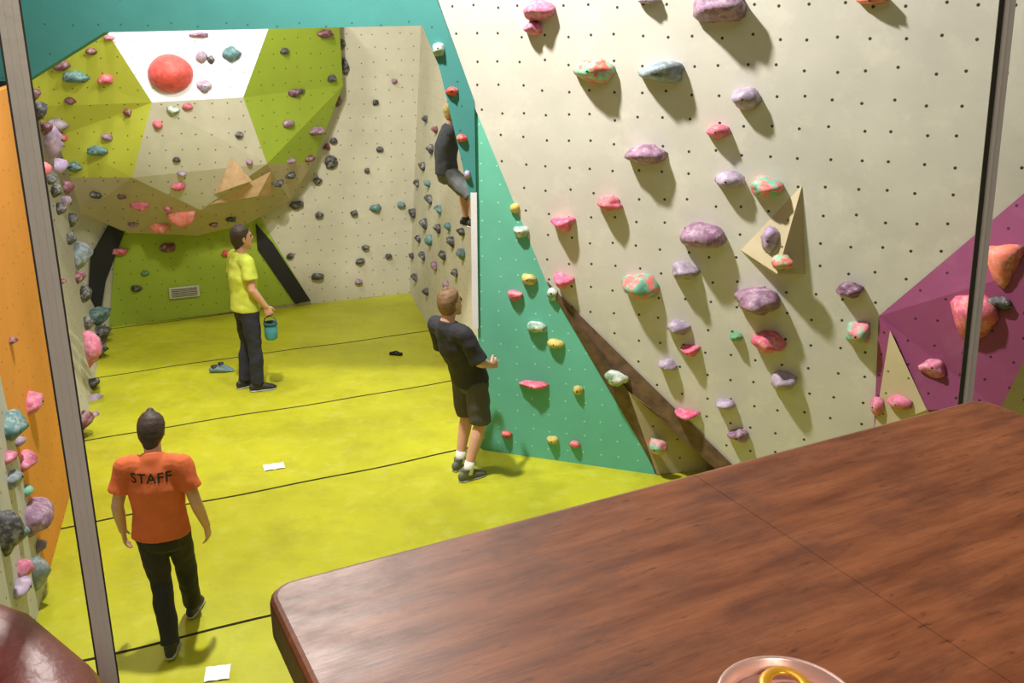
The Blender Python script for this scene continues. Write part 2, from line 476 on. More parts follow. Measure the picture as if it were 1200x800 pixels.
for h in [(633, 12, 34, 24, 'pink'), (626, 33, 20, 16, 'pink'), (845, 8, 62, 38, 'mauve'), (1022, 0, 36, 10, 'coral'), (762, 0, 26, 8, 'lav'),
          (699, 83, 46, 28, 'redgreen'), (779, 84, 50, 26, 'bluegrey'), (876, 115, 32, 26, 'lav'), (843, 154, 26, 17, 'pinkred'),
          (759, 181, 42, 26, 'mauve'), (856, 211, 34, 20, 'lav'), (899, 219, 38, 26, 'greenred'), (715, 238, 28, 17, 'pinkred'),
          (662, 261, 28, 20, 'hotpink'), (825, 276, 54, 30, 'mauve'), (661, 328, 24, 22, 'hotpink'), (752, 335, 40, 32, 'greenred'),
          (803, 317, 30, 22, 'lav'), (889, 351, 54, 32, 'mauve'), (997, 339, 30, 19, 'purple'), (796, 383, 26, 18, 'lav'),
          (863, 394, 15, 11, 'green'), (901, 400, 36, 28, 'pinkred'), (810, 409, 24, 15, 'hotpink'), (783, 427, 22, 14, 'lav'),
          (919, 446, 28, 24, 'lav'), (1006, 389, 28, 28, 'pinkgreen'), (851, 473, 20, 16, 'lav'), (806, 484, 28, 14, 'hotpink'),
          (867, 509, 24, 17, 'mauve')]:
    s = HS(); s.add(PC, *h, dep=.85, tri=(h[4] == 'hotpink')); s.done('climbing_hold')
s = HS(); s.add(PC, 903, 281, 22, 32, 'lilac', k=.07); s.done('climbing_hold')
s = HS(); s.add(PC, 917, 307, 26, 18, 'redgreen', k=.13); s.done('climbing_hold')
for h in [(1176, 306, 46, 54, 'coral'), (1142, 370, 48, 58, 'pinkred'), (1094, 432, 28, 22, 'pink'), (1171, 355, 28, 16, 'dark'), (1056, 471, 28, 18, 'pink'), (1029, 476, 14, 28, 'pink')]:
    d = sight(h[0], h[1]).normalized(); loc, n, i, dd = magtree.ray_cast(CAM, d)
    if loc is None: pl = PC
    else: pl = (loc, n if n.dot(d) < 0 else -n)
    s = HS(); s.add(pl, *h, dep=.45, tri=(h[1] == 306)); s.done('climbing_hold')

s = HS()
for h in [(611, 271, 18, 14, 'whitegreen'), (604, 244, 12, 12, 'yellow'), (620, 327, 18, 14, 'yellow'), (648, 344, 14, 18, 'whitegreen'),
          (604, 346, 17, 14, 'pinkred'), (629, 383, 24, 14, 'whitegreen'), (651, 402, 20, 12, 'yellow'), (626, 450, 34, 9, 'pinkred'),
          (678, 457, 14, 12, 'yellow'), (594, 509, 13, 10, 'red'), (648, 515, 15, 10, 'yellow'), (674, 520, 13, 9, 'pinkred'), (690, 392, 10, 8, 'lav')]:
    s.add(PG, *h)
s.add(PG, 722, 443, 26, 20, 'whitegreen', k=.1); s.add(PC, 771, 523, 22, 22, 'pinkgreen', k=-.02)
s.done('climbing_holds_green_wall')
s = HS()
for h in [(514, 58, 15, 16, 'whitegreen'), (530, 107, 15, 10, 'red'), (541, 162, 13, 10, 'red'), (548, 205, 8, 12, 'lav')]: s.add(PAr, *h)
s.done('climbing_holds_arch')
s = HS()
s.add(facet(200, 86), 200, 86, 50, 44, 'bigred', dep=.75, amp=.15)
for h in [(236, 67, 14, 14, 'lav'), (239, 101, 16, 14, 'lav'), (271, 64, 20, 18, 'teal'), (247, 70, 9, 10, 'dark'), (233, 41, 22, 6, 'mauve'), (222, 125, 8, 6, 'pinkred'),
          (89, 90, 28, 15, 'teal'), (124, 93, 17, 12, 'pinkred'), (70, 76, 20, 14, 'maroon'), (115, 177, 22, 12, 'teal'), (126, 161, 12, 9, 'mauve'),
          (68, 145, 20, 16, 'lav'), (87, 195, 16, 12, 'teal'), (72, 161, 14, 10, 'pinkred'), (82, 118, 12, 9, 'maroon'), (107, 60, 12, 8, 'maroon'), (128, 44, 12, 6, 'pink'), (150, 132, 8, 10, 'maroon'),
          (203, 129, 15, 11, 'whitegreen'), (219, 125, 12, 8, 'pinkred'), (185, 146, 11, 12, 'pinkred'), (209, 218, 16, 11, 'pinkred'), (207, 187, 9, 7, 'dark'), (213, 203, 10, 7, 'lav'), (280, 158, 10, 8, 'dark'), (292, 190, 8, 7, 'mauve'),
          (345, 109, 14, 10, 'purple'), (337, 145, 13, 9, 'mauve'), (370, 153, 15, 10, 'mauve'), (352, 107, 8, 7, 'dark'), (362, 186, 10, 8, 'maroon'), (380, 40, 16, 10, 'maroon'), (388, 92, 9, 9, 'dark'), (333, 60, 10, 8, 'dark'), (341, 188, 9, 7, 'mauve'),
          (164, 240, 20, 10, 'pinkred'), (187, 265, 26, 13, 'coral'), (143, 230, 10, 7, 'maroon'), (113, 228, 12, 9, 'dark'), (156, 262, 12, 7, 'mauve'), (196, 244, 8, 8, 'pink'),
          (270, 256, 12, 8, 'dark'), (325, 214, 14, 8, 'dark'), (340, 205, 12, 8, 'dark'), (250, 262, 10, 6, 'maroon')]:
    s.add(facet(h[0], h[1]), *h)
s.add(facet(215, 253), 215, 253, 32, 26, 'coral', dep=.6, tri=True)
s.done('climbing_holds_boulder')
s = HS()
for h in [(348, 240, 15, 10, 'dark'), (388, 190, 16, 14, 'dark'), (372, 212, 10, 8, 'dark'), (383, 172, 8, 8, 'maroon'), (391, 165, 9, 8, 'dark'), (440, 244, 13, 10, 'teal'),
          (428, 290, 9, 7, 'dark'), (422, 306, 11, 8, 'dark'), (372, 324, 15, 9, 'dark'), (415, 250, 9, 7, 'dark'), (470, 240, 9, 8, 'teal'), (445, 175, 8, 7, 'dark'),
          (396, 118, 9, 14, 'maroon'), (404, 78, 9, 20, 'dark'), (400, 52, 10, 12, 'dark'), (420, 330, 9, 7, 'mauve'), (455, 300, 8, 6, 'dark'), (374, 252, 10, 8, 'dark'),
          (140, 295, 18, 10, 'pinkred'), (197, 290, 18, 12, 'maroon'), (265, 297, 12, 8, 'red'), (340, 300, 9, 7, 'dark'), (170, 320, 9, 7, 'green'), (160, 338, 14, 8, 'dark'),
          (440, 120, 7, 7, 'dark'), (462, 95, 7, 6, 'mauve'), (430, 200, 7, 6, 'dark')]:
    s.add(PB, *h, k=.02)
s.done('climbing_holds_cave')
s = HS()
for h in [(486, 250, 9, 12, 'dark'), (499, 262, 10, 14, 'dark'), (505, 282, 9, 14, 'teal'), (515, 268, 9, 12, 'dark'), (527, 266, 9, 9, 'teal'), (531, 284, 9, 13, 'dark'), (497, 300, 8, 11, 'dark'),
          (511, 312, 8, 11, 'mauve'), (488, 325, 8, 10, 'dark'), (501, 342, 8, 9, 'dark'), (505, 234, 9, 12, 'dark'), (516, 246, 9, 11, 'teal'), (521, 300, 9, 12, 'dark'), (543, 298, 11, 14, 'teal'),
          (543, 272, 9, 10, 'dark'), (507, 175, 8, 12, 'dark'), (497, 195, 8, 10, 'dark'), (512, 152, 7, 9, 'maroon'), (490, 215, 7, 9, 'dark'), (535, 320, 8, 10, 'dark'),
          (492, 280, 7, 9, 'dark'), (525, 335, 8, 10, 'mauve'), (503, 215, 9, 8, 'teal'), (500, 140, 7, 9, 'dark'), (484, 300, 6, 8, 'dark')]:
    s.add(PR, *h)
s.done('climbing_holds_right_wall')
s = HS()
for h in [(34, 473, 18, 24, 'pink'), (12, 399, 9, 8, 'maroon'), (55, 168, 16, 40, 'lilac'), (48, 199, 14, 18, 'pinkred'), (66, 196, 14, 20, 'lilac'), (62, 224, 12, 16, 'dark'),
          (44, 130, 12, 20, 'dark'), (76, 220, 10, 18, 'maroon'), (90, 300, 18, 30, 'bluegrey'), (82, 258, 9, 18, 'dark'), (102, 410, 12, 46, 'pink'), (72, 330, 6, 6, 'maroon'),
          (97, 492, 14, 20, 'maroon'), (40, 190, 8, 10, 'maroon'), (60, 420, 6, 6, 'dark'),
          (36, 112, 12, 16, 'maroon'), (50, 150, 12, 16, 'maroon'), (68, 245, 11, 16, 'dark'), (57, 210, 12, 14, 'dark'), (80, 280, 10, 16, 'dark'), (96, 345, 12, 20, 'dark'), (90, 325, 10, 16, 'maroon'), (100, 378, 10, 18, 'dark'), (74, 236, 10, 14, 'lilac')]:
    s.add(PO, *h)
s.done('climbing_holds_orange_wall')
s = HS()
for h in [(110, 325, 16, 22, 'dark'), (113, 348, 18, 24, 'dark'), (109, 372, 15, 22, 'teal'), (115, 392, 12, 18, 'dark'), (104, 300, 12, 16, 'dark'), (108, 470, 8, 14, 'lav'), (106, 450, 9, 12, 'dark'), (104, 490, 9, 12, 'mauve'), (96, 268, 10, 16, 'dark'), (88, 236, 10, 14, 'dark'),
          (118, 362, 12, 16, 'dark'), (112, 410, 12, 16, 'dark'), (101, 284, 11, 15, 'maroon'), (92, 252, 10, 12, 'dark')]:
    s.add(PL, *h, dep=.9)
s.done('climbing_holds_side_wall')
s = HS()
for h in [(36, 606, 34, 34, 'mauve'), (10, 500, 22, 32, 'teal'), (27, 541, 16, 22, 'pink'), (40, 672, 14, 40, 'bluegrey'), (24, 668, 16, 24, 'pink'), (12, 562, 16, 20, 'bluegrey'), (3, 624, 18, 60, 'dark'),
          (22, 625, 12, 18, 'teal'), (20, 690, 20, 20, 'lav'), (30, 575, 10, 12, 'greenred'), (20, 518, 10, 12, 'lav'), (8, 536, 12, 14, 'pink'), (44, 640, 12, 14, 'lav')]:
    s.add(PO, *h)
s.done('climbing_holds_grey_wall')

# ------------------------------------------------------------------ people
def fab(name, rgb, rough=.85, var=.15): return plain(name, rgb, rough, var=var, scale=5, bmp=.25, bscale=25)
M['skin'] = plain('skin', (206, 158, 134), .55, var=.06, scale=6)
M['eye'] = plain('eye', (30, 26, 24), .2)
M['lip'] = plain('lip', (170, 96, 86), .5)
fold = bpy.data.textures.new('cloth_folds', 'CLOUDS'); fold.noise_scale = .13; fold.noise_depth = 1
BASE = dict(pel=(0, 0, .93), waist=(0, 0, 1.07), chest=(0, .0, 1.25), uch=(0, -.005, 1.38), neck=(0, -.005, 1.475), head=(0, .02, 1.635), hdir=(0, 1, 0),
            shR=(.175, 0, 1.41), elR=(.225, -.03, 1.13), wrR=(.235, .04, .89), hdR=(0, .15, -1), pnR=(-1, .2, 0),
            shL=(-.175, 0, 1.41), elL=(-.225, -.03, 1.13), wrL=(-.235, .04, .89), hdL=(0, .15, -1), pnL=(1, .2, 0),
            hipR=(.09, 0, .91), knR=(.1, .02, .5), anR=(.1, -.02, .09), ftR=(.15, 1, 0),
            hipL=(-.09, 0, .91), knL=(-.1, .02, .5), anL=(-.1, -.02, .09), ftL=(-.15, 1, 0), curl=.35)
def rem(o, vox, smooth=3, disp=0.):
    m = o.modifiers.new('remesh', 'REMESH'); m.mode = 'VOXEL'; m.voxel_size = vox; m.use_smooth_shade = True
    m = o.modifiers.new('smooth', 'SMOOTH'); m.factor = .5; m.iterations = smooth
    if disp:
        m = o.modifiers.new('folds', 'DISPLACE'); m.texture = fold; m.strength = disp; m.mid_level = .35
    return o
def hand(bm, w, d, pn, thumb, curl):
    d = d.normalized(); pn = (pn - d * pn.dot(d)).normalized(); sd = d.cross(pn).normalized()
    if sd.dot(thumb) < 0: sd = -sd
    loft(bm, [w - d * .02, w + d * .02, w + d * .06, w + d * .088], [(.027, .02), (.034, .017), (.042, .015), (.041, .012)], lat=sd)
    for i, (off, ln) in enumerate(((.034, .068), (.0115, .078), (-.0115, .073), (-.034, .056))):
        p = w + d * .082 + sd * off; pts = [p]; dd = (d + sd * off * 1.6).normalized(); a = curl * (.6 + .15 * i)
        for seg in (.45, .32, .25):
            dd = (dd * math.cos(a) + pn * math.sin(a)).normalized()
            p = p + dd * ln * seg; pts.append(p)
        loft(bm, pts, [.0095, .009, .008, .007], lat=sd, n=8)
    p = w + d * .018 + sd * .026
    d1 = (sd * .75 + d * .7 + pn * .25).normalized(); d2 = (sd * .35 + d * .9 + pn * .35).normalized()
    loft(bm, [p, p + d1 * .035, p + d1 * .035 + d2 * .028, p + d1 * .035 + d2 * .05], [.014, .012, .010, .008], lat=pn, n=8)
def person(name, loc, heading, s, pose, shirt, pants, hair, shoe, shorts=False, sock=None, sleeve=.62, hairlong=False):
    J = dict(BASE); J.update(pose)
    J = {k: (V(*v) if isinstance(v, tuple) else v) for k, v in J.items()}
    E = empty(name, loc, heading, s)
    lat = (J['shR'] - J['shL']).normalized(); hl = (J['hipR'] - J['hipL']).normalized()
    up = (J['head'] - J['neck']).normalized()
    hf = J['hdir'].normalized(); hr = hf.cross(Z).normalized(); hu = hr.cross(hf).normalized()
    H = J['head']
    def hp(x, y, z): return H + hr * x + hf * y + hu * z
    # body
    bm = bmesh.new()
    cr = J['pel'] + (J['pel'] - J['waist']) * .5
    loft(bm, [cr, J['pel'], J['waist'], J['chest'], J['uch'], J['neck']], [(.13, .095), (.16, .11), (.135, .10), (.155, .115), (.14, .085), (.06, .06)], lat=lat, n=20)
    loft(bm, [J['uch'] + lat * .05, J['shR']], [.07, .052]); loft(bm, [J['uch'] - lat * .05, J['shL']], [.07, .052])
    loft(bm, [J['neck'] - up * .05, J['neck'] + up * .02, hp(0, -.02, -.05)], [(.075, .06), (.056, .058), (.054, .058)], lat=lat)
    lv = [(-.118, .022, .026, .05), (-.095, .044, .05, .03), (-.05, .062, .078, .01), (0, .073, .093, 0), (.045, .076, .097, -.003), (.085, .066, .084, -.006), (.108, .042, .055, -.008), (.118, .016, .022, -.008)]
    loft(bm, [hp(0, d, z) for z, a, b, d in lv], [(a, b) for z, a, b, d in lv], lat=hr, oth=hf, n=20)
    loft(bm, [hp(0, .09, .012), hp(0, .108, -.022), hp(0, .098, -.034)], [.009, .013, .01], n=10)     # nose
    loft(bm, [hp(-.03, .084, .03), hp(.03, .084, .03)], [.012, .012], n=10)                             # brow
    for sg in (1, -1):
        loft(bm, [hp(sg * .074, -.005, .02), hp(sg * .078, -.005, -.028)], [(.018, .009), (.012, .007)], lat=hf, n=10)
    for q in 'RL':
        sh, el, wr = J['sh' + q], J['el' + q], J['wr' + q]
        loft(bm, [sh, sh.lerp(el, .4), el], [.050, .046, .039]); loft(bm, [el, el.lerp(wr, .3), wr], [.040, .041, .027])
        d = J['hd' + q]
        fw = V(0, 1, 0) if abs(d.normalized().z) > .5 else Z
        hand(bm, wr, d, J['pn' + q], fw, J['curl'])
        hi, kn, an = J['hip' + q], J['kn' + q], J['an' + q]
        loft(bm, [hi, hi.lerp(kn, .45), kn], [.085, .074, .054]); loft(bm, [kn, kn.lerp(an, .3), an.lerp(kn, .12), an - V(0, 0, .02)], [.053, .057, .038, .04])
        ft = J['ft' + q].normalized()
        loft(bm, [an - V(0, 0, .03) - ft * .03, an - V(0, 0, .045) + ft * .08, an - V(0, 0, .055) + ft * .14], [.034, .03, .02])
    rem(mk('body', bm, [M['skin']], E), .0055, 2)
    # face details
    bm = bmesh.new()
    for sg in (1, -1): loft(bm, [hp(sg * .031 - .006, .084, .008), hp(sg * .031 + .006, .084, .008)], [.009, .009], n=10)
    mk('eyes', bm, [M['eye']], E, True)
    bm = bmesh.new(); loft(bm, [hp(-.022, .083, -.064), hp(0, .089, -.063), hp(.022, .083, -.064)], [.005, .007, .005], n=10)
    mk('mouth', bm, [M['lip']], E, True)
    # hair
    bm = bmesh.new()
    lv = [(-.075, .05, .045, -.045), (-.04, .074, .07, -.035), (.0, .083, .086, -.026), (.05, .086, .096, -.016), (.09, .076, .092, -.008), (.118, .052, .068, -.008), (.132, .02, .03, -.01)]
    if hairlong: lv = [(-.16, .05, .03, -.075), (-.11, .066, .05, -.06)] + lv
    loft(bm, [hp(0, d, z) for z, a, b, d in lv], [(a, b) for z, a, b, d in lv], lat=hr, oth=hf, n=20)
    rem(mk('hair', bm, [hair], E), .007, 1, .016)
    # shirt
    bm = bmesh.new()
    hem = J['pel'] + (J['pel'] - J['waist']) * .3
    loft(bm, [hem, J['pel'], J['waist'], J['chest'], J['uch'], J['neck'] - up * .02, J['neck'] + up * .006],
         [(.19, .138), (.187, .136), (.170, .130), (.180, .137), (.168, .108), (.090, .080), (.070, .068)], lat=lat, n=24, caps=(0, 0))
    for q, sg in (('R', 1), ('L', -1)):
        sh, el = J['sh' + q], J['el' + q]
        a1 = (el - sh).normalized()
        loft(bm, [J['uch'] + lat * sg * .03 + up * .005, J['uch'].lerp(sh, .75) + up * .004, sh + a1 * .02], [.088, .080, .072], caps=(1, 1))
        loft(bm, [sh, sh.lerp(el, sleeve * .5), sh.lerp(el, sleeve)], [.071, .071, .076], caps=(1, 0))
    sh_o = rem(mk('shirt', bm, [shirt], E), .007, 3, .022)
    # trousers / shorts
    bm = bmesh.new()
    loft(bm, [J['pel'].lerp(J['waist'], .5), J['pel'], cr], [(.15, .115), (.172, .126), (.15, .115)], lat=hl, n=20)
    for q, sg in (('R', 1), ('L', -1)):
        hi, kn, an = J['hip' + q], J['kn' + q], J['an' + q]
        if shorts: loft(bm, [hi, hi.lerp(kn, .5), kn.lerp(hi, .02)], [.10, .098, .092], caps=(1, 0))
        else: loft(bm, [hi, hi.lerp(kn, .45), kn, kn.lerp(an, .35), an - (an - kn).normalized() * .0], [.098, .088, .072, .069, .06], caps=(1, 0))
    rem(mk('shorts' if shorts else 'trousers', bm, [pants], E), .007, 3, .026)
    if sock:
        bm = bmesh.new()
        for q in 'RL':
            kn, an = J['kn' + q], J['an' + q]
            loft(bm, [an.lerp(kn, .2), an - V(0, 0, .03)], [.043, .046], caps=(0, 0))
        mk('socks', bm, [sock], E, True)
    # shoes
    bm = bmesh.new()
    for q in 'RL':
        an = J['an' + q]; ft = J['ft' + q].normalized(); sl = an - V(0, 0, .09)
        fr = ft.cross(Z).normalized(); fu = fr.cross(ft).normalized()
        n0 = len(bm.verts)
        loft(bm, [sl + ft * a + fu * z for a, z in ((-.065, .045), (-.03, .05), (.04, .045), (.1, .036), (.15, .026), (.175, .02))],
             [(.03, .042), (.036, .05), (.04, .046), (.047, .036), (.042, .027), (.025, .018)], lat=fr, n=16)
        loft(bm, [sl + fu * .04 - ft * .01, an + fu * .025 - ft * .01], [(.042, .05), (.043, .05)], lat=fr, caps=(1, 0), n=14)
        bm.verts.ensure_lookup_table()
        for v in list(bm.verts)[n0:]:
            h = (v.co - sl).dot(fu)
            if h < .0: v.co -= fu * h
    rem(mk('shoes', bm, [shoe], E), .006, 1)
    bm = bmesh.new()
    for q in 'RL':
        an = J['an' + q]; ft = J['ft' + q].normalized(); sl = an - V(0, 0, .09)
        fr = ft.cross(Z).normalized(); fu = fr.cross(ft).normalized()
        loft(bm, [sl + ft * a + fu * .008 for a in (-.08, -.04, .04, .1, .15, .18)], [(.026, .008), (.04, .01), (.043, .01), (.051, .01), (.046, .01), (.028, .008)], lat=fr, n=14)
    mk('soles', bm, [M['sole']], E, True)
    return E, sh_o
M['sole'] = plain('shoe_sole', (170, 168, 160), .7)
M['orange_shirt'] = fab('orange_cotton', (208, 102, 56))
M['yellow_shirt'] = fab('yellow_cotton', (190, 202, 74))
M['black_shirt'] = fab('black_cotton', (44, 44, 50))
M['grey_shirt'] = fab('charcoal_cotton', (66, 68, 74))
M['blk_trouser'] = fab('black_trouser_cloth', (38, 34, 36))
M['navy'] = fab('navy_trouser_cloth', (40, 42, 58))
M['char'] = fab('charcoal_shorts_cloth', (78, 76, 76))
M['greysh'] = fab('grey_shorts_cloth', (96, 98, 100))
M['hair_d'] = plain('dark_brown_hair', (62, 48, 40), .6, var=.3, scale=30, bmp=.6, bscale=70)
M['hair_b'] = plain('light_brown_hair', (124, 94, 66), .6, var=.3, scale=30, bmp=.6, bscale=70)
M['hair_y'] = plain('blond_hair', (196, 170, 110), .6, var=.3, scale=30, bmp=.6, bscale=70)
M['shoe_b'] = plain('black_shoe', (40, 40, 38), .6)
M['shoe_g'] = plain('olive_shoe', (96, 100, 84), .7)
M['sock'] = plain('white_sock', (225, 224, 218), .9)

def hdg(fx, fy): return math.atan2(-fx, fy)
# staff member in orange, walking away
oE, oS = person('person_orange_shirt', V(-2.045, 4.82, 0), hdg(-.12, 1), .862,
    dict(pel=(0, 0, .92), waist=(0, .01, 1.06), chest=(-.0, .02, 1.23), uch=(-.0, .025, 1.355), neck=(0, .045, 1.445), head=(-.01, .12, 1.58), hdir=(-.05, 1, -.35),
         shR=(.182, .02, 1.375), elR=(.25, -.02, 1.11), wrR=(.285, .05, .89), hdR=(.03, .2, -1),
         shL=(-.182, .02, 1.375), elL=(-.255, -.02, 1.11), wrL=(-.265, .05, .89),
         hipR=(.085, 0, .91), knR=(.075, .2, .52), anR=(.05, .33, .10), ftR=(.1, 1, -.03),
         hipL=(-.085, 0, .91), knL=(-.055, .03, .50), anL=(-.005, -.15, .105), ftL=(-.08, 1, -.12)),
    M['orange_shirt'], M['blk_trouser'], M['hair_d'], M['shoe_b'])
tx = bpy.data.curves.new('staff_text', 'FONT'); tx.body = 'STAFF'; tx.size = .092; tx.align_x = 'CENTER'; tx.space_character = 1.1; tx.offset = .001
to = bpy.data.objects.new('tmp', tx); sc.collection.objects.link(to)
bpy.context.view_layer.update()
dg = bpy.context.evaluated_depsgraph_get()
me = bpy.data.meshes.new_from_object(to.evaluated_get(dg))
bpy.data.objects.remove(to)
dg = bpy.context.evaluated_depsgraph_get()
tree = BVHTree.FromObject(oS, dg)
bm = bmesh.new(); bm.from_mesh(me)
bmesh.ops.triangulate(bm, faces=bm.faces)
for _ in range(2): bmesh.ops.subdivide_edges(bm, edges=[e for e in bm.edges if e.calc_length() > .02], cuts=1, use_grid_fill=False)
bmesh.ops.triangulate(bm, faces=bm.faces)
for v in bm.verts:
    p = V(v.co.x, -.4, 1.305 + v.co.y)
    hit = tree.ray_cast(p, V(0, 1, 0))
    v.co = V(p.x, (hit[0].y if hit[0] is not None else -.1) - .004, p.z)
mk('staff_lettering', bm, [M['black']], oE)

# yellow shirt, standing by the cave, looking at the right wall
yE, _ = person('person_yellow_shirt', G(297, 455), hdg(.8, .6), .965,
    dict(neck=(0, 0, 1.475), head=(0, .03, 1.63), hdir=(.1, 1, .12), elR=(.22, .0, 1.14), wrR=(.2, .14, .93), hdR=(0, .35, -1), curl=.6,
         anR=(.09, .02, .09), anL=(-.09, -.06, .09), ftR=(.25, 1, 0)),
    M['yellow_shirt'], M['navy'], M['hair_d'], M['shoe_b'])
# black shirt, belaying and leaning back by the prow
bE, _ = person('person_black_shirt', G(541, 556), hdg(.75, .66), .955,
    dict(pel=(0, .10, .90), waist=(0, .055, 1.03), chest=(0, -.03, 1.20), uch=(0, -.09, 1.33), neck=(0, -.12, 1.425), head=(0, -.08, 1.58), hdir=(.0, 1, .25),
         shR=(.185, -.09, 1.36), elR=(.25, .01, 1.11), wrR=(.17, .20, 1.02), hdR=(-.3, 1, -.1), pnR=(-1, -.2, -.2),
         shL=(-.185, -.09, 1.36), elL=(-.25, .02, 1.11), wrL=(-.16, .20, 1.01), hdL=(.4, 1, -.05), pnL=(1, -.2, -.2), curl=.9,
         hipR=(.09, .10, .88), knR=(.11, .13, .49), anR=(.11, -.02, .09), ftR=(.1, 1, 0),
         hipL=(-.09, .10, .88), knL=(-.11, .16, .5), anL=(-.1, .06, .09), ftL=(-.2, 1, 0)),
    M['black_shirt'], M['char'], M['hair_b'], M['shoe_g'], True, M['sock'], .95)
# climber on the right cave wall
cp = on(PR, 531, 199, .33)
cE, _ = person('climber', cp - V(0, 0, .69), hdg(-nR.x, -nR.y), .745,
    dict(pel=(0, -.08, .93), waist=(0, -.09, 1.06), chest=(0, -.07, 1.23), uch=(0, -.04, 1.36), neck=(0, -.02, 1.45), head=(0, .02, 1.60), hdir=(.1, 1, .3),
         shR=(.18, -.02, 1.40), elR=(.27, .14, 1.55), wrR=(.24, .27, 1.76), hdR=(0, .3, 1), pnR=(0, 1, -.2),
         shL=(-.18, -.03, 1.39), elL=(-.3, .12, 1.42), wrL=(-.28, .28, 1.60), hdL=(0, .4, 1), pnL=(0, 1, -.2), curl=.6,
         hipR=(.1, -.06, .91), knR=(.32, .16, .66), anR=(.22, .20, .34), ftR=(.3, 1, -.2),
         hipL=(-.1, -.07, .90), knL=(-.24, .17, .64), anL=(-.16, .18, .29), ftL=(-.3, 1, -.2)),
    M['grey_shirt'], M['greysh'], M['hair_y'], M['shoe_b'], True)

# chalk bag held by the person in yellow
def chalkbag(loc):
    bm = bmesh.new()
    lathe(bm, [(0, 0), (.05, .002), (.062, .02), (.064, .1), (.06, .15)], (0, 0, 0), 24, 0)
    lathe(bm, [(.06, .15), (.068, .152), (.07, .165), (.066, .178), (.058, .18), (.054, .165), (.05, .10), (0, .09)], (0, 0, 0), 24, 1)
    loft(bm, [(-.066, 0, .16), (-.05, 0, .22), (0, 0, .245), (.05, 0, .22), (.066, 0, .16)], [.006] * 5, n=8, mi=1)
    o = mk('chalk_bag', bm, [plain('bag_teal', (66, 146, 170), .8), plain('bag_rim', (34, 80, 94), .8)], None, True)
    o.location = loc
yr = Matrix.Rotation(hdg(.8, .6), 3, 'Z')
chalkbag(G(297, 455) + yr @ (V(.2, .17, .835) * .965) - V(0, 0, .25))

# items on the mats
def paper(px, py, w, d, rz):
    c = G(px, py, .003); bm = bmesh.new()
    nx = 6; g = [[bm.verts.new(V((i / nx - .5) * w, (j / nx - .5) * d, .003 + .006 * abs(math.sin(i * 1.1 + j * .7)))) for j in range(nx + 1)] for i in range(nx + 1)]
    for i in range(nx):
        for j in range(nx): bm.faces.new([g[i][j], g[i + 1][j], g[i + 1][j + 1], g[i][j + 1]])
    o = mk('paper_sheet', bm, [M['paper']], None, True); o.location = c; o.rotation_euler = (0, 0, rz)
paper(321, 547, .17, .11, .35); paper(255, 789, .14, .13, .2)
bm = bmesh.new()
for dx, dy, r in ((-.03, 0, .1), (.03, .07, -.5)):
    f = V(math.cos(r), math.sin(r), 0); sd = V(-f.y, f.x, 0); o = V(dx, dy, 0)
    loft(bm, [o - f * .1 + Z * .04, o - f * .05 + Z * .045, o + f * .02 + Z * .036, o + f * .09 + Z * .024, o + f * .13 + Z * .014], [(.03, .038), (.036, .042), (.04, .034), (.044, .022), (.026, .012)], lat=sd, n=14)
    loft(bm, [o - f * .06 + Z * .06, o - f * .065 + Z * .1], [(.03, .038), (.032, .04)], lat=sd, n=12, caps=(1, 0), mi=1)
cs = mk('climbing_shoes', bm, [plain('shoe_blue', (104, 130, 140), .6), M['rubber']], None, True); cs.location = G(260, 436); cs.rotation_euler = (0, 0, .1); cs.scale = (.82, .82, .82)
bm = bmesh.new()
box(bm, (0, 0, .018), .15, .05, .03, None, 0, .01)
loft(bm, [(-.06, -.02, .034), (0, .02, .042), (.06, -.02, .034)], [.007] * 3, n=8)
br = mk('holds_brush', bm, [M['black']]); br.location = G(464, 416, 0); br.rotation_euler = (0, 0, -.2)

# ------------------------------------------------------------------ mezzanine, table, can, chair, window posts
TR = math.atan2(.461, .887); t1 = V(math.cos(TR), math.sin(TR), 0); t2 = V(-math.sin(TR), math.cos(TR), 0)
RT = Matrix.Rotation(TR, 3, 'Z')
bm = bmesh.new(); c = t1 * .75 + t2 * (-.85); box(bm, (c.x, c.y, 2.35), 8.5, 3.3, .2, RT)
mk('mezzanine_floor', bm, [plain('mezzanine_boards', (90, 66, 48), .6)])

def tablemat():
    m, nt, bs = newmat('dark_oiled_wood')
    tc = nt.nodes.new('ShaderNodeTexCoord').outputs['Object']
    def mp_(sc_):
        mp = nt.nodes.new('ShaderNodeMapping'); mp.inputs['Scale'].default_value = sc_; nt.links.new(tc, mp.inputs[0]); return mp.outputs[0]
    g = noi(nt, mp_((2, 12, 6)), 4, 7, .6)
    g2 = noi(nt, mp_((3, 45, 10)), 6, 6, .7)
    bl = noi(nt, mp_((1, 1.8, 1)), 7, 7, .7)
    sp = noi(nt, mp_((3, 12, 3)), 12, 4, .6)
    col = mixc(nt, ramp(nt, g, .32, .68), s2l((110, 60, 36)), s2l((156, 95, 60)))
    col = mixc(nt, ramp(nt, g2, .48, .7, 0, .4), col, s2l((84, 44, 26)))
    col = mixc(nt, ramp(nt, bl, .5, .72, 0, .7), col, s2l((80, 42, 26)))
    col = mixc(nt, ramp(nt, sp, .62, .72, 0, .7), col, s2l((58, 30, 18)))
    nt.links.new(col, bs.inputs['Base Color'])
    nt.links.new(ramp(nt, bl, .3, .7, .34, .52), bs.inputs['Roughness'])
    bs.inputs['Specular IOR Level'].default_value = .38
    bump(nt, bs, g2, .1, .002)
    return m
corner = V(-.186, .603, 0)   # far left corner of the table top
TE = empty('wooden_table', corner + V(0, 0, 3.2), TR)
tm = tablemat()
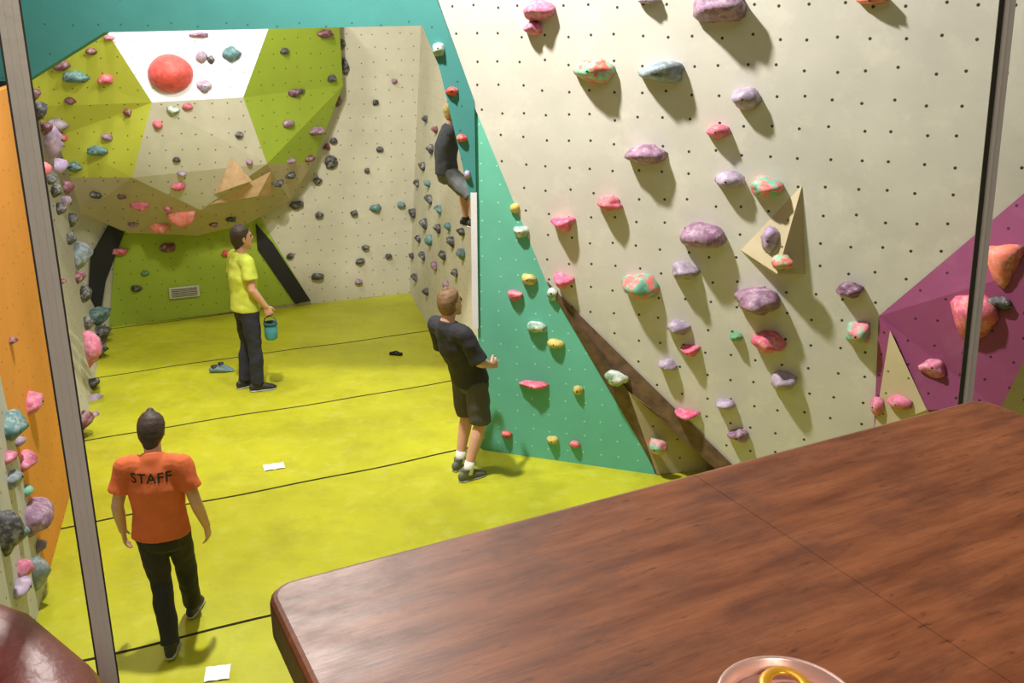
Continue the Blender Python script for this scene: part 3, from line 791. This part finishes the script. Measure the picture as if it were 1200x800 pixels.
for i, (x0, x1) in enumerate(((0, .397), (.3975, .80))):
    bm = bmesh.new(); box(bm, ((x0 + x1) / 2, -.42, -.019), x1 - x0, .84, .038)
    def isv(e, x): return abs(e.verts[0].co.x - x) < 1e-4 and abs(e.verts[1].co.x - x) < 1e-4 and abs(e.verts[0].co.z - e.verts[1].co.z) > .01
    xo = 0 if i == 0 else .80; xs = x1 if i == 0 else x0
    bmesh.ops.bevel(bm, geom=[e for e in bm.edges if isv(e, xo)], offset=.022, segments=6, affect='EDGES', profile=.5)
    bmesh.ops.bevel(bm, geom=[e for e in bm.edges if abs(e.verts[0].co.z - e.verts[1].co.z) < .001 and not (abs(e.verts[0].co.x - xs) < 1e-4 and abs(e.verts[1].co.x - xs) < 1e-4)],
                    offset=.006, segments=3, affect='EDGES', profile=.5)
    mk('top_board_%d' % (i + 1), bm, [tm], TE)
bm = bmesh.new()
for x in (.07, .73):
    for y in (-.07, -.77): box(bm, (x, y, -.394), .05, .05, .712, None, 0, .004)
box(bm, (.40, -.07, -.08), .64, .022, .08); box(bm, (.40, -.77, -.08), .64, .022, .08)
box(bm, (.07, -.42, -.08), .022, .66, .08); box(bm, (.73, -.42, -.08), .022, .66, .08)
mk('legs', bm, [tm], TE)

canp = CAM + sight(925, 821) * .414
bm = bmesh.new()
lathe(bm, [(0, .003), (.022, .003), (.026, 0), (.033, .012), (.033, .098), (.0305, .108), (.0305, .111)], (0, 0, 0), 48, 0)
lathe(bm, [(.0305, .111), (.0318, .1125), (.0318, .115), (.0305, .116), (.0290, .115), (.0282, .109), (.0262, .1075), (.0255, .110), (0, .110)], (0, 0, 0), 48, 1)
R_, C_ = 28, 8
tr = []
for i in range(R_):
    a = 2 * math.pi * i / R_
    c = V(.0095 * math.cos(a), .0125 * math.sin(a) + .010, .1140); o = V(math.cos(a), math.sin(a), 0)
    tr.append([bm.verts.new(c + o * .0028 * math.cos(2 * math.pi * j / C_) + Z * .0014 * math.sin(2 * math.pi * j / C_)) for j in range(C_)])
for i in range(R_):
    for j in range(C_):
        f = bm.faces.new([tr[i][j], tr[(i + 1) % R_][j], tr[(i + 1) % R_][(j + 1) % C_], tr[i][(j + 1) % C_]]); f.material_index = 2
loft(bm, [(0, .002, .1140), (0, -.008, .1135)], [(.0095, .0016), (.008, .0015)], lat=(1, 0, 0), n=12, mi=2)
loft(bm, [(0, -.003, .110), (0, -.003, .1165)], [.003, .003], n=12, mi=2)
dc = mk('drink_can', bm, [plain('can_print', (200, 140, 132), .35, .3), plain('can_rim', (226, 184, 174), .32, .4), plain('gold_tab', (226, 166, 50), .35, .4)], None, True)
dc.location = V(canp.x, canp.y, 3.2); dc.rotation_euler = (0, 0, -.15)

# tub chair in dark red leather, bottom left
lea = plain('dark_red_leather', (120, 46, 34), .45, var=.2, scale=14, bmp=.2, bscale=90)
CE = empty('leather_chair', V(-.464, .280, 2.45), 0)
bm = bmesh.new()
arc = []
for i in range(17):
    a = math.radians(-30 + 240 * i / 16)
    arc.append((.25 * math.cos(a), .25 * math.sin(a), .735 + .03 * math.sin(a)))
loft(bm, arc, [(.035, .042)] * 17, lat=(0, 0, 1), n=18)
arc2 = [(x * .97, y * .97, .56) for x, y, z in arc]
loft(bm, arc2, [(.13, .03)] * 17, lat=(0, 0, 1), n=18)
mk('backrest', bm, [lea], CE, True)
bm = bmesh.new(); lathe(bm, [(0, .36), (.22, .36), (.235, .38), (.235, .44), (.22, .475), (.12, .485), (0, .487)], (0, 0, 0), 40); mk('seat', bm, [lea], CE, True)
bm = bmesh.new()
for a in (45, 135, 225, 315):
    r = math.radians(a); loft(bm, [(.17 * math.cos(r), .17 * math.sin(r), .37), (.22 * math.cos(r), .22 * math.sin(r), .005)], [.02, .013], n=12, caps=(0, 0))
mk('legs', bm, [tm], CE, True)

# window posts along the mezzanine edge
PW = (t2 * .80, -t2)
WE = empty('window_1')
def post(nm, p0, p1, w, dp):
    d = (p0 - p1).normalized()
    a = p1 - d * ((p1.z - 2.45) / d.z); b = p1 + d * ((6.95 - p1.z) / d.z)
    bm = bmesh.new()
    def prism(x0, x1, y0, y1, mi):
        vs = []
        for q in (a, b):
            for x, y in ((x0, y0), (x1, y0), (x1, y1), (x0, y1)): vs.append(bm.verts.new(q + t1 * x + t2 * y))
        fs = [bm.faces.new([vs[i], vs[(i + 1) % 4], vs[4 + (i + 1) % 4], vs[4 + i]]) for i in range(4)] + [bm.faces.new(vs[:4]), bm.faces.new(vs[4:])]
        for f in fs: f.material_index = mi
    prism(-w / 2, w / 2, -dp / 2, dp / 2, 0)
    prism(-w * .18, w * .18, -dp / 2 - .003, -dp / 2, 0)
    prism(w / 2, w / 2 + .0015, -dp * .3, dp * .3, 1); prism(-w / 2 - .0015, -w / 2, -dp * .3, dp * .3, 1)
    mk(nm, bm, [M['steel'], M['rubber']], WE)
post('post_1', on(PW, 8, 0), on(PW, 128, 800), .0145, .010)
post('post_2', on(PW, 1181, 0), on(PW, 1131, 470), .018, .010)

# ------------------------------------------------------------------ lights
def area(name, loc, tgt, size, power, col=(1, .96, .90), sy=None):
    l = bpy.data.lights.new(name, 'AREA'); l.energy = power; l.color = col; l.size = size
    if sy: l.shape = 'RECTANGLE'; l.size_y = sy
    o = bpy.data.objects.new(name, l); o.location = loc
    o.rotation_euler = (V(*tgt) - V(*loc)).to_track_quat('-Z', 'Y').to_euler()
    link(o)
area('hall_floodlight', (-1.7, 5.75, 6.7), (1.6, 6.3, 1.8), .26, 600)
area('cave_fill_light', (-3.4, 8.5, 6.6), (-2.6, 10.2, .4), .5, 150)
area('cave_fill_light', (-1.9, 8.1, 4.4), (-2.8, 10.6, 1.9), .35, 74)  # added fill, unseen behind the arch band, brightens the boulder's lower facets
area('hall_fill_light', (-1.0, 2.5, 6.9), (-1.0, 3.2, 0), 2.5, 85, sy=4)  # broad soft fill added over the hall, not an actual fitting
area('mezzanine_fill_light', (.5, -1.0, 4.5), (.1, .6, 3.3), .5, 26, (1, .88, .74))  # unseen fill added behind the viewpoint to brighten table and posts
w = bpy.data.worlds.new('world'); sc.world = w; w.use_nodes = True
w.node_tree.nodes['Background'].inputs[0].default_value = (.8, .78, .7, 1); w.node_tree.nodes['Background'].inputs[1].default_value = .3
